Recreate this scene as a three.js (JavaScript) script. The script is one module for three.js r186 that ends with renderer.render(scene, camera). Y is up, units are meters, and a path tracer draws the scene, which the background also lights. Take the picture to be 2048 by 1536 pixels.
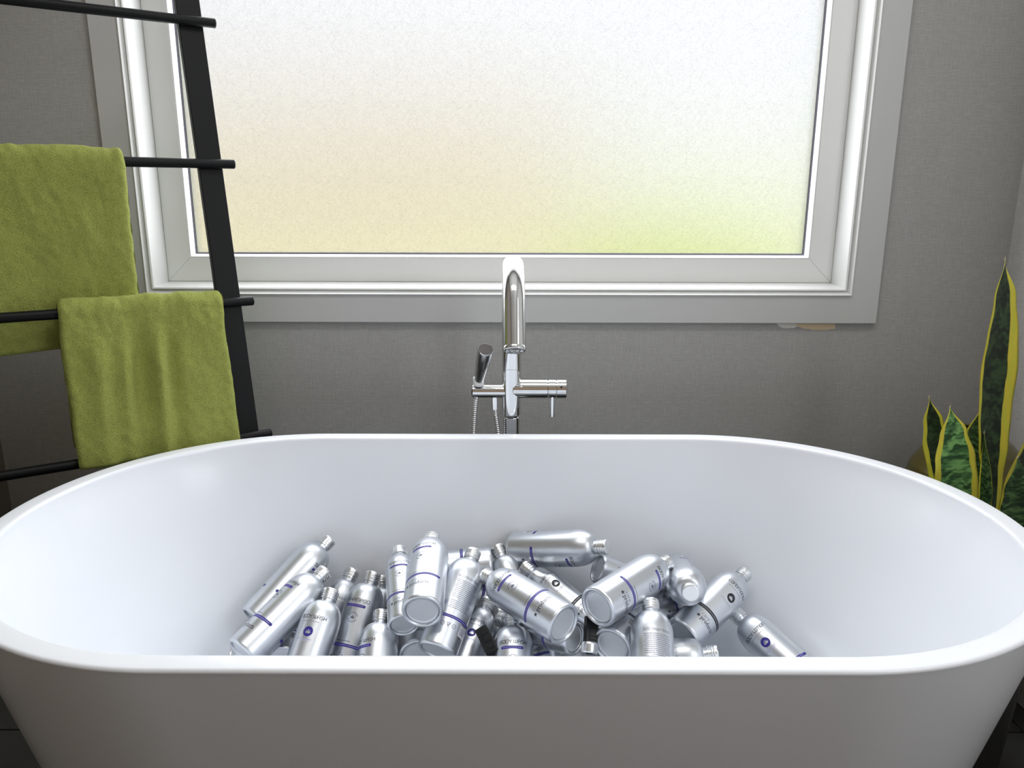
import * as THREE from 'three';
import { mergeGeometries, mergeVertices, toCreasedNormals } from 'three/addons/utils/BufferGeometryUtils.js';
import { RoundedBoxGeometry } from 'three/addons/geometries/RoundedBoxGeometry.js';
import { RectAreaLightUniformsLib } from 'three/addons/lights/RectAreaLightUniformsLib.js';
import { ImprovedNoise } from 'three/addons/math/ImprovedNoise.js';

// ------------------------------------------------------------------ camera, sky, light, exposure
const scene = new THREE.Scene();
const rad = THREE.MathUtils.degToRad;
const camera = new THREE.PerspectiveCamera(2 * Math.atan(768 / 1538) * 180 / Math.PI, 2048 / 1536, 0.05, 200);
camera.position.set(0, 1.02, 1.65);
camera.rotation.set(rad(-13.7), 0, rad(0.15), 'YXZ');

const EXPOSURE = 1.3, SKY = 0.95, DAYLIGHT = 3.15, UNSEEN_CEILING_LAMP = 5.3, UNSEEN_SIDE_DAYLIGHT = 3.1;
{ // overcast sky: bright and almost white, a little brighter overhead
  const w = 64, h = 32, d = new Float32Array(w * h * 4);
  for (let y = 0; y < h; y++) for (let x = 0; x < w; x++) {
    const up = Math.sin(((y + 0.5) / h - 0.5) * Math.PI), k = SKY * (0.92 + 0.3 * Math.max(0, up));
    d.set([k * 0.95, k * 0.985, k * 1.06, 1], (y * w + x) * 4);
  }
  const t = new THREE.DataTexture(d, w, h, THREE.RGBAFormat, THREE.FloatType);
  t.mapping = THREE.EquirectangularReflectionMapping; t.magFilter = THREE.LinearFilter; t.needsUpdate = true;
  scene.background = t;
}
// the window: daylight that the frosted pane spreads into the room
const GLASS = { x0: -0.699, x1: 0.644, y0: 0.883, y1: 1.923 };
RectAreaLightUniformsLib.init();
const daylight = new THREE.RectAreaLight(new THREE.Color(0.97, 0.99, 1.03), DAYLIGHT, GLASS.x1 - GLASS.x0, GLASS.y1 - GLASS.y0);
daylight.name = 'window_daylight';
daylight.position.set((GLASS.x0 + GLASS.x1) / 2, (GLASS.y0 + GLASS.y1) / 2, -0.0655);
daylight.lookAt(daylight.position.x, daylight.position.y, 1);
scene.add(daylight);

// an unseen frosted window in the right-hand wall, placed to light the tub front
const SIDE = { x: 1.053, y0: 1.0, y1: 2.0, z0: 1.15, z1: 1.85 };
const unseenSideLight = new THREE.RectAreaLight(new THREE.Color(0.97, 0.99, 1.03), UNSEEN_SIDE_DAYLIGHT, SIDE.z1 - SIDE.z0, SIDE.y1 - SIDE.y0);
unseenSideLight.name = 'unseen_side_window_daylight'; unseenSideLight.position.set(SIDE.x + 0.035, (SIDE.y0 + SIDE.y1) / 2, (SIDE.z0 + SIDE.z1) / 2); unseenSideLight.lookAt(-1, unseenSideLight.position.y, unseenSideLight.position.z);
scene.add(unseenSideLight);
// an unseen ceiling lamp over the tub, placed to light the window wall (its fitting is built with the room)
const LAMP = { x: -0.02, y: 2.372, z: 1.0, w: 1.2, d: 0.3 };
const unseenLampLight = new THREE.RectAreaLight(new THREE.Color(1.0, 0.985, 0.96), UNSEEN_CEILING_LAMP, LAMP.w, LAMP.d);
unseenLampLight.name = 'unseen_ceiling_lamp_light'; unseenLampLight.position.set(LAMP.x, LAMP.y - 0.004, LAMP.z); unseenLampLight.rotation.x = -Math.PI / 2;
scene.add(unseenLampLight);

const renderer = new THREE.WebGLRenderer({ antialias: true });
renderer.toneMapping = THREE.LinearToneMapping;
renderer.toneMappingExposure = EXPOSURE;
renderer.shadowMap.enabled = true;

// ------------------------------------------------------------------ helpers
const V = (x, y, z) => new THREE.Vector3(x, y, z);
const TAU = Math.PI * 2, clamp = THREE.MathUtils.clamp, lerp = THREE.MathUtils.lerp, smooth = THREE.MathUtils.smoothstep;
function rng(seed) { let a = seed >>> 0; return () => { a = (a + 0x6d2b79f5) >>> 0; let t = Math.imul(a ^ (a >>> 15), 1 | a); t = (t + Math.imul(t ^ (t >>> 7), 61 | t)) ^ t; return ((t ^ (t >>> 14)) >>> 0) / 4294967296; }; }
const perlin = new ImprovedNoise();
const noise = (x, y, z = 0) => perlin.noise(x, y, z);
const used = new Map();
function numbered(name) { const n = used.get(name) || 0; used.set(name, n + 1); return n ? name + '_' + String(n).padStart(3, '0') : name; }
function mesh(name, geometry, material, parent) {
  const m = new THREE.Mesh(Array.isArray(geometry) ? join(geometry) : geometry, material);
  m.castShadow = m.receiveShadow = true;
  m.name = parent ? name : numbered(name);
  (parent || scene).add(m);
  return m;
}
function join(list) { return mergeGeometries(list.map((g) => { g = g.index ? g.toNonIndexed() : g; for (const k of Object.keys(g.attributes)) if (!['position', 'normal', 'uv'].includes(k)) g.deleteAttribute(k); return g; })); }
function thing(name, position, label, category, group) {
  const o = new THREE.Group(); o.name = numbered(name); o.position.copy(position); scene.add(o);
  tag(o, label, category, group); return o;
}
function tag(o, label, category, group) { o.userData.label = label; o.userData.category = category; if (group) o.userData.group = group; return o; }
function structure(o, label) { o.userData.kind = 'structure'; if (label) o.userData.label = label; return o; }
function group(name, parent) { const o = new THREE.Group(); o.name = parent ? name : numbered(name); (parent || scene).add(o); return o; }
function box(x0, x1, y0, y1, z0, z1) { // uv in metres
  const g = new THREE.BoxGeometry(x1 - x0, y1 - y0, z1 - z0); g.translate((x0 + x1) / 2, (y0 + y1) / 2, (z0 + z1) / 2);
  const p = g.attributes.position, n = g.attributes.normal, u = g.attributes.uv;
  for (let i = 0; i < p.count; i++) {
    const ax = Math.abs(n.getX(i)), ay = Math.abs(n.getY(i));
    u.setXY(i, ax > 0.5 ? p.getZ(i) : p.getX(i), ay > 0.5 ? p.getZ(i) : p.getY(i));
  }
  return g;
}
// a grid of points f(u, v) -> Vector3 as a surface; wrapU / wrapV join the ends
function grid(nu, nv, f, { wrapU = false, wrapV = false, uv = (u, v) => [u, v] } = {}) {
  const pos = [], uvs = [], idx = [], p = V();
  for (let j = 0; j <= nv; j++) for (let i = 0; i <= nu; i++) {
    f(wrapU && i === nu ? 0 : i / nu, wrapV && j === nv ? 0 : j / nv, p, i, j); pos.push(p.x, p.y, p.z); uvs.push(...uv(i / nu, j / nv));
  }
  for (let j = 0; j < nv; j++) for (let i = 0; i < nu; i++) { const a = j * (nu + 1) + i, b = a + 1, c = a + nu + 1, d = c + 1; idx.push(a, b, d, a, d, c); }
  const g = new THREE.BufferGeometry();
  g.setAttribute('position', new THREE.Float32BufferAttribute(pos, 3)); g.setAttribute('uv', new THREE.Float32BufferAttribute(uvs, 2)); g.setIndex(idx); g.computeVertexNormals();
  const n = g.attributes.normal, weld = (a, b) => { const x = n.getX(a) + n.getX(b), y = n.getY(a) + n.getY(b), z = n.getZ(a) + n.getZ(b), l = Math.hypot(x, y, z) || 1; n.setXYZ(a, x / l, y / l, z / l); n.setXYZ(b, x / l, y / l, z / l); };
  if (wrapU) for (let j = 0; j <= nv; j++) weld(j * (nu + 1), j * (nu + 1) + nu);
  if (wrapV) for (let i = 0; i <= nu; i++) weld(i, nv * (nu + 1) + i);
  return g;
}
const creased = (g, angle) => { g.scale(1000, 1000, 1000); g = toCreasedNormals(g, angle); g.scale(0.001, 0.001, 0.001); return g; };   // its welding works on hundredths of a unit
// profile [[radius, height], ...] turned round y; creases stay sharp, u goes round, v is height / full
function lathe(profile, segments = 48, full = 1, crease = 0.6) {
  profile = profile.flatMap((p, i) => { // short bands beside every edge keep the long faces evenly shaded
    if (!i) return [p];
    const q = profile[i - 1], l = Math.hypot(p[0] - q[0], p[1] - q[1]); if (l < 0.006) return [p];
    const k = Math.min(0.0012, l / 5) / l; return [[lerp(q[0], p[0], k), lerp(q[1], p[1], k)], [lerp(p[0], q[0], k), lerp(p[1], q[1], k)], p];
  });
  let g = new THREE.LatheGeometry(profile.map(([r, y]) => new THREE.Vector2(Math.max(r, 1e-5), y)), segments);
  g.deleteAttribute('normal'); g = creased(g, crease);
  const p = g.attributes.position, uv = g.attributes.uv;
  for (let i = 0; i < p.count; i++) uv.setY(i, p.getY(i) / full);
  return g;
}
function rod(a, b, r, segments = 20, r2 = r, bevel = Math.min(r, r2) * 0.18) { // a bar from a to b with softened ends
  const L = a.distanceTo(b), g = lathe([[0, 0], [r - bevel, 0], [r, bevel], [r2, L - bevel], [r2 - bevel, L], [0, L]], segments);
  g.applyQuaternion(new THREE.Quaternion().setFromUnitVectors(V(0, 1, 0), b.clone().sub(a).normalize())); g.translate(a.x, a.y, a.z); return g;
}
function dataTexture(w, h, f, srgb, rx = 1, ry = 1) {
  const d = new Uint8Array(w * h * 4), c = [0, 0, 0];
  for (let y = 0; y < h; y++) for (let x = 0; x < w; x++) { const v = f(x, y, c); const o = (y * w + x) * 4; if (typeof v === 'number') { d[o] = d[o + 1] = d[o + 2] = clamp(v, 0, 1) * 255; } else { d[o] = clamp(v[0], 0, 1) * 255; d[o + 1] = clamp(v[1], 0, 1) * 255; d[o + 2] = clamp(v[2], 0, 1) * 255; } d[o + 3] = 255; }
  const t = new THREE.DataTexture(d, w, h); t.wrapS = t.wrapT = THREE.RepeatWrapping; t.repeat.set(rx, ry); t.magFilter = THREE.LinearFilter; t.minFilter = THREE.LinearMipmapLinearFilter; t.generateMipmaps = true;
  if (srgb) t.colorSpace = THREE.SRGBColorSpace; t.needsUpdate = true; return t;
}
const std = (o) => new THREE.MeshStandardMaterial(o), phys = (o) => new THREE.MeshPhysicalMaterial(o);
const lin = (r, g, b) => new THREE.Color().setRGB(r, g, b);

// ------------------------------------------------------------------ materials
const R0 = rng(11);
// linen-look wallpaper: crossing threads of uneven tone, the same texture as a relief
const weave = (() => {
  const n = 512, a = new Float32Array(n), b = new Float32Array(n), r = rng(5);
  for (let i = 0; i < n; i++) { a[i] = r(); b[i] = r(); }
  const field = new Float32Array(n * n);
  for (let y = 0; y < n; y++) for (let x = 0; x < n; x++) {
    const px = x * TAU / n, py = y * TAU / n;
    const along = noise(Math.cos(px) * 3 + 9, Math.sin(px) * 3, y * 0.37), up = noise(Math.cos(py) * 3 + 9, Math.sin(py) * 3, x * 0.37 + 50);
    field[y * n + x] = 0.5 + 0.34 * along + 0.3 * up + 0.16 * (a[x] - 0.5) + 0.16 * (b[y] - 0.5) + 0.14 * (r() - 0.5);
  }
  return { n, at: (x, y) => field[y * n + x] };
})();
const wallColorMap = dataTexture(weave.n, weave.n, (x, y) => { const v = 0.88 + 0.13 * (weave.at(x, y) - 0.5); return [v, v, v * 0.995]; }, true, 3, 3);
const wallBump = dataTexture(weave.n, weave.n, (x, y) => weave.at(x, y), false, 3, 3);
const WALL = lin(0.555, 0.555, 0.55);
const M = {
  wall: std({ color: WALL, map: wallColorMap, bumpMap: wallBump, bumpScale: 0.0003, roughness: 0.9 }),
  ceiling: std({ color: lin(0.78, 0.77, 0.75), roughness: 0.95 }),
  plaster: std({ color: lin(0.48, 0.36, 0.26), roughness: 0.95 }),
  upvc: phys({ color: lin(0.80, 0.81, 0.80), roughness: 0.32, clearcoat: 0.3, clearcoatRoughness: 0.25 }),
  wallDimmed: std({ color: lin(0.27, 0.235, 0.205), map: wallColorMap, bumpMap: wallBump, bumpScale: 0.0003, roughness: 0.9 }),  // wallpaper with the dimness of the left side put into its colour
  wallBrightened: std({ color: lin(0.74, 0.735, 0.72), map: wallColorMap, bumpMap: wallBump, bumpScale: 0.0003, roughness: 0.9 }),  // wallpaper brightened in colour to throw light on the right end of the tub
  casing: std({ color: lin(0.59, 0.60, 0.60), roughness: 0.45 }),
  gasket: std({ color: lin(0.16, 0.16, 0.2), roughness: 0.7 }),
  chrome: std({ color: lin(0.80, 0.81, 0.82), metalness: 1, roughness: 0.05 }),
  chromeSatin: std({ color: lin(0.72, 0.73, 0.74), metalness: 1, roughness: 0.2 }),
  acrylic: phys({ color: lin(0.855, 0.885, 0.935), roughness: 0.17, clearcoat: 0.06, clearcoatRoughness: 0.06, specularIntensity: 0.5 }),
  blackMetal: phys({ color: lin(0.0035, 0.004, 0.0045), roughness: 0.48, specularIntensity: 0.4 }),
  blackPlastic: phys({ color: lin(0.007, 0.007, 0.008), roughness: 0.38, specularIntensity: 0.5 }),
  rubber: std({ color: lin(0.02, 0.02, 0.02), roughness: 0.8 }),
  cap: std({ color: lin(0.86, 0.87, 0.88), metalness: 1, roughness: 0.3 }),
  soil: std({ color: lin(0.03, 0.022, 0.015), roughness: 1 }),
};
// ------------------------------------------------------------------ the room
const ROOM = { x0: -1.15, x1: 1.053, z1: 3.0, h: 2.42 };
const CASE = { x0: -0.838, x1: 0.783, y0: 0.756, y1: 2.062 };    // outer edge of the window casing
const inset = (d) => ({ x0: CASE.x0 + d, x1: CASE.x1 - d, y0: CASE.y0 + d, y1: CASE.y1 - d });
const wallBack = group('wall_back'); structure(wallBack);
{
  const o = inset(0.05), t = -0.24;
  mesh('wall_surface', [box(ROOM.x0 - 0.2, o.x0, 0, ROOM.h, t, 0), box(o.x1, ROOM.x1 + 0.2, 0, ROOM.h, t, 0), box(o.x0, o.x1, 0, o.y0, t, 0), box(o.x0, o.x1, o.y1, ROOM.h, t, 0)], M.wall, wallBack);
  // torn wallpaper just under the casing, right of the middle
  const torn = (pts, m, name, z) => { const s = new THREE.Shape(pts.map(([x, y]) => new THREE.Vector2(x, y))); const g = new THREE.ExtrudeGeometry(s, { depth: 0.0006, bevelEnabled: false }); g.translate(0, 0, z); return mesh(name, g, m, wallBack); };
  const jag = (x0, x1, yTop, yBot, seed, tail) => { const r = rng(seed), p = [[x0, yTop], [x1, yTop]]; for (let i = 0; i <= 9; i++) { const k = 1 - i / 9; p.push([lerp(x0, x1, k), lerp(yTop, yBot, Math.sin(Math.PI * clamp(k * (tail ? 0.75 : 1) + 0.04, 0, 1)) ** 0.5) + (r() - 0.5) * 0.003]); } return p; };
  torn(jag(0.574, 0.628, 0.757, 0.744, 3, false), std({ color: lin(0.78, 0.77, 0.73), roughness: 0.95 }), 'bare_plaster_patch', 0.0002);
  torn(jag(0.615, 0.70, 0.757, 0.740, 8, true), std({ color: lin(0.74, 0.60, 0.42), roughness: 0.95 }), 'torn_backing_paper', 0.0004);
}
structure(mesh('wall_left', box(ROOM.x0 - 0.2, ROOM.x0, 0, ROOM.h, 0, ROOM.z1), M.wallDimmed));
{
  const f = 0.05, y0 = SIDE.y0 - f, y1 = SIDE.y1 + f, z0 = SIDE.z0 - f, z1 = SIDE.z1 + f, X = ROOM.x1, b = (a, c, d, e) => box(X, X + 0.2, a, c, d, e);
  structure(mesh('wall_right', [b(0, ROOM.h, 0, z0), b(0, ROOM.h, z1, ROOM.z1), b(0, y0, z0, z1), b(y1, ROOM.h, z0, z1)], M.wallBrightened));
  const w2 = group('unseen_window_2'); structure(w2); const bar = (a, c, d, e) => mesh('window_frame', box(X + 0.01, X + 0.1, a, c, d, e), M.upvc, w2);  // window out of view, lights the tub front and the window wall
  bar(y0, SIDE.y0, z0, z1); bar(SIDE.y1, y1, z0, z1); bar(SIDE.y0, SIDE.y1, z0, SIDE.z0); bar(SIDE.y0, SIDE.y1, SIDE.z1, z1);
  mesh('frosted_pane', box(X + 0.045, X + 0.049, SIDE.y0 - 0.01, SIDE.y1 + 0.01, SIDE.z0 - 0.01, SIDE.z1 + 0.01), phys({ color: lin(0.99, 0.99, 0.985), roughness: 0.42, transmission: 1, thickness: 0.004, ior: 1.5 }), w2);
}
structure(mesh('wall_front', box(ROOM.x0 - 0.2, ROOM.x1 + 0.2, 0, ROOM.h, ROOM.z1, ROOM.z1 + 0.2), M.plaster));  // out of view, warm colour chosen to tint the light on the tub front
structure(mesh('ceiling', box(ROOM.x0 - 0.2, ROOM.x1 + 0.2, ROOM.h, ROOM.h + 0.2, -0.24, ROOM.z1 + 0.2), M.ceiling));
const floor = group('floor'); structure(floor);
{
  mesh('grout_bed', box(ROOM.x0 - 0.2, ROOM.x1 + 0.2, -0.2, -0.004, -0.24, ROOM.z1 + 0.2), std({ color: lin(0.02, 0.02, 0.019), roughness: 1 }), floor);
  const slate = [0, 1, 2].map((k) => std({ color: lin(0.058 - 0.008 * k, 0.058 - 0.008 * k, 0.05 - 0.007 * k), roughness: 0.55, bumpMap: wallBump, bumpScale: 0.0008 })), r = rng(21);
  const xs = [ROOM.x0, -0.792, -0.192, 0.408, 1.008, ROOM.x1], zs = [0, 0.343, 0.943, 1.543, 2.143, 2.743, ROOM.z1], g = 0.0018;
  for (let i = 0; i < xs.length - 1; i++) for (let j = 0; j < zs.length - 1; j++) {
    const w = xs[i + 1] - xs[i] - 2 * g, d = zs[j + 1] - zs[j] - 2 * g;
    const t = new RoundedBoxGeometry(w, 0.01, d, 1, 0.0015); t.translate((xs[i] + xs[i + 1]) / 2, -0.005, (zs[j] + zs[j + 1]) / 2);
    mesh('floor_tile', t, slate[Math.floor(r() * 3)], floor);
  }
}
{ // ceiling lamp out of view, lighting the window wall and the tub
  const l = thing('unseen_ceiling_lamp', V(LAMP.x, LAMP.y, LAMP.z), 'unseen flat rectangular ceiling lamp above the bathtub, lighting the wall around the window', 'lamp');
  const w = LAMP.w / 2, d = LAMP.d / 2, h = ROOM.h - LAMP.y;
  mesh('lamp_frame', [box(-w - 0.02, w + 0.02, 0, h, d, d + 0.02), box(-w - 0.02, w + 0.02, 0, h, -d - 0.02, -d), box(-w - 0.02, -w, 0, h, -d, d), box(w, w + 0.02, 0, h, -d, d), box(-w, w, 0.01, h, -d, d)], M.upvc, l);
  mesh('lamp_diffuser', box(-w, w, 0, 0.008, -d, d), std({ color: lin(0.8, 0.8, 0.8), emissive: lin(1, 0.97, 0.93), emissiveIntensity: 1.2, roughness: 0.6 }), l);
}
// ------------------------------------------------------------------ the window
// one mitred side of a ring whose cross-section is profile [[inset, z], ...] (closed); side 0 bottom, 1 right, 2 top, 3 left
function ringSide(profile, side, gap = 0) {
  const corner = (d, k) => { const q = inset(d); return [[q.x0, q.y0], [q.x1, q.y0], [q.x1, q.y1], [q.x0, q.y1]][k % 4]; };
  const n = profile.length, pos = [];
  const pt = (i, end) => { const [d, z] = profile[i % n], c = corner(d, side + end), e = corner(d, side + 1 - end), l = Math.hypot(e[0] - c[0], e[1] - c[1]); return [c[0] + (e[0] - c[0]) * gap / l, c[1] + (e[1] - c[1]) * gap / l, z]; };
  const tri = (a, b, c) => pos.push(...a, ...b, ...c);
  for (let i = 0; i < n; i++) { const a = pt(i, 0), b = pt(i, 1), c = pt(i + 1, 1), d = pt(i + 1, 0); tri(a, b, c); tri(a, c, d); }
  const shape = THREE.ShapeUtils.triangulateShape(profile.map(([d, z]) => new THREE.Vector2(d, z)), []);
  for (const [a, b, c] of shape) { tri(pt(a, 0), pt(b, 0), pt(c, 0)); tri(pt(a, 1), pt(c, 1), pt(b, 1)); }
  const g = new THREE.BufferGeometry(); g.setAttribute('position', new THREE.Float32BufferAttribute(pos, 3)); g.setAttribute('uv', new THREE.Float32BufferAttribute(new Float32Array(pos.length / 3 * 2), 2)); g.computeVertexNormals();
  return g;
}
const win = group('window_1'); structure(win);
{
  const ring = (name, profile, m, split, gap) => { const sides = [0, 1, 2, 3].map((s) => ringSide(profile, s, gap)); if (split) sides.forEach((g) => mesh(name, g, m, win)); else mesh(name, sides, m, win); };
  ring('casing_board', [[0, 0], [0, 0.0105], [0.0015, 0.012], [0.060, 0.012], [0.060, 0]], M.casing, true);
  ring('window_frame', [[0.052, -0.12], [0.052, -0.002], [0.0602, -0.002], [0.0602, 0.0150], [0.0608, 0.0165], [0.0618, 0.0167], [0.0668, 0.0090], [0.0671, 0.0060], [0.0708, 0.0060], [0.0708, 0.0105], [0.0714, 0.0115], [0.0742, 0.0095], [0.0805, -0.049], [0.0805, -0.12]], M.upvc, false);
  ring('sash_rail', [[0.0807, -0.11], [0.0807, -0.0515], [0.082, -0.05], [0.132, -0.05], [0.1335, -0.0512], [0.1335, -0.11]], M.upvc, true, 0.0003);
  ring('glazing_bead', [[0.1336, -0.072], [0.1336, -0.0505], [0.1350, -0.0495], [0.1362, -0.0515], [0.1392, -0.0645], [0.1392, -0.072]], M.upvc, false);
  ring('glass_gasket', [[0.139, -0.0715], [0.1394, -0.066], [0.1425, -0.0655], [0.143, -0.0715]], M.gasket, false);
  const grain = (() => { // pebbled relief of the frosted pane
    const n = 512, r = rng(31), f = new Float32Array(n * n);
    for (let k = 0; k < 15000; k++) { const cx = r() * n, cy = r() * n, R = 2.5 + 3 * r(), s = r() < 0.5 ? 1 : -1; for (let y = -7; y <= 7; y++) for (let x = -7; x <= 7; x++) { const d = (x * x + y * y) / (R * R); if (d < 1) f[((Math.floor(cy) + y + n) % n) * n + (Math.floor(cx) + x + n) % n] += s * (1 - d) ** 2; } }
    return (x, y) => 0.5 + 0.16 * f[y * n + x];
  })();
  const pane = phys({ color: lin(0.99, 0.99, 0.985), map: dataTexture(512, 512, (x, y) => 0.955 + 0.26 * (grain(x, y) - 0.5), true, 6.5, 6.5), roughness: 0.42, transmission: 1, thickness: 0.004, ior: 1.5, bumpMap: dataTexture(512, 512, grain, false, 6.5, 6.5), bumpScale: 0.00014, specularIntensity: 0.5 });
  const q = inset(0.137); mesh('frosted_pane', box(q.x0, q.x1, q.y0, q.y1, -0.071, -0.067), pane, win);
}
// ------------------------------------------------------------------ outdoors, shapes and colours assumed from the blur in the frosted pane
structure(mesh('ground', box(-40, 40, -0.9, -0.5, -60, 30), std({ color: lin(0.96, 0.96, 0.50), roughness: 1 })));
{
  const f = thing('assumed_wall', V(-3.6, -0.5, -12.5), 'hazy tan wall assumed behind the left half of the frosted window', 'wall');  // assumed, gives the left of the pane its tan tint
  const tan = [lin(0.80, 0.67, 0.57), lin(0.78, 0.65, 0.55)].map((c) => std({ color: c, roughness: 1 }));
  for (let k = 0; k < 8; k++) mesh('wall_panel', box(-8 + k * 1.6, -6.44 + k * 1.6, 0, 3.0, -0.1, 0.1), tan[k % 2], f);
  mesh('coping', box(-8.1, 4.9, 3.0, 3.12, -0.16, 0.16), tan[1], f);
}
{
  const shrub = thing('assumed_shrub', V(1.15, -0.5, -3.6), 'blurred yellow green shrub assumed behind the lower right of the frosted window', 'shrub');  // assumed, gives the lower right of the pane its yellow-green tint
  const g = new THREE.IcosahedronGeometry(0.75, 5), p = g.attributes.position;
  for (let i = 0; i < p.count; i++) { const x = p.getX(i), y = p.getY(i), z = p.getZ(i), k = 1 + 0.22 * noise(x * 4, y * 4, z * 4) + 0.1 * noise(x * 11, y * 11, z * 11); p.setXYZ(i, x * k * 1.25, Math.max(0.05, 0.62 + y * k * 0.95), z * k); }
  g.computeVertexNormals(); mesh('foliage', g, std({ color: lin(0.70, 0.80, 0.04), roughness: 1 }), shrub);
}
// ------------------------------------------------------------------ the bathtub
const TUB = { x: -0.006, z: 0.623, a: 0.716, b: 0.379, s: 0.339 };
{
  const tub = thing('bathtub', V(TUB.x, 0, TUB.z), 'white freestanding oval bathtub in front of the window, heaped with silver bottles', 'bathtub');
  const rings = [];           // [a, b, s, y] from the foot, over the rim and down to the middle of the floor
  for (let i = 0; i <= 14; i++) { const y = 0.552 * i / 14, k = Math.pow(y / 0.58, 0.92); rings.push([lerp(0.562, TUB.a, k), lerp(0.262, TUB.b, k), lerp(0.29, TUB.s, k), y]); }
  const rim = (o, y) => rings.push([TUB.a - o, TUB.b - o, TUB.s, y]);
  rim(0.0022, 0.5690); rim(0.0013, 0.5735); rim(0.0006, 0.5755); rim(0.0006, 0.5770); rim(0.0014, 0.5786); rim(0.0028, 0.5796); rim(0.0048, 0.58); rim(0.012, 0.5801); rim(0.0225, 0.5797); rim(0.0262, 0.579); rim(0.0285, 0.5770); rim(0.0298, 0.5735); rim(0.0305, 0.568);
  const inner = [[0.0008, 0.001, 0.565], [0.03, 0.010, 0.50], [0.065, 0.020, 0.42], [0.105, 0.031, 0.34], [0.14, 0.044, 0.27], [0.170, 0.065, 0.215], [0.205, 0.10, 0.184], [0.26, 0.15, 0.1725], [0.32, 0.22, 0.170]];
  const curve = new THREE.CatmullRomCurve3(inner.map(([p, q, y]) => V(p, y, q)), false, 'centripetal');
  for (let i = 1; i <= 44; i++) { const p = curve.getPoint(i / 44), a = 0.686 - p.x; rings.push([a, 0.349 - p.z, 0.34 * a / 0.686, p.y]); }
  rings.push([0.2, 0.07, 0.1, 0.170], [0.0005, 0.0005, 0.0003, 0.170]);
  const N = 208, outline = (a, b, s, k, p) => { // straight sides and elliptical ends
    const per = N / 4, q = Math.floor(k / per), f = (k - q * per) / per, split = 0.28;
    const quarter = (f) => f < 1 - split ? [s + (a - s) * Math.cos(f / (1 - split) * Math.PI / 2), b * Math.sin(f / (1 - split) * Math.PI / 2)] : [s * (1 - (f - 1 + split) / split), b];
    const [x, z] = q % 2 === 0 ? quarter(f) : quarter(1 - f);
    p.x = q === 0 || q === 3 ? x : -x; p.z = q < 2 ? z : -z;
  };
  const g = grid(N, rings.length - 1, (u, v, p, i, j) => { const [a, b, s, y] = rings[j]; outline(a, b, s, i % N, p); p.y = y; }, { wrapU: true });
  g.index.array.reverse(); g.computeVertexNormals();
  const m = mergeVertices(g.deleteAttribute('uv') && g, 1e-6); m.deleteAttribute('normal'); m.computeVertexNormals();
  mesh('tub_shell', m, M.acrylic, tub);
  const drain = lathe([[0, 0.004], [0.02, 0.004], [0.024, 0.002], [0.03, 0.0025], [0.034, 0.0005], [0.034, -0.002]], 32); drain.translate(0.1, 0.1712, 0);
  mesh('drain', drain, M.chrome, tub);
}
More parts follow.
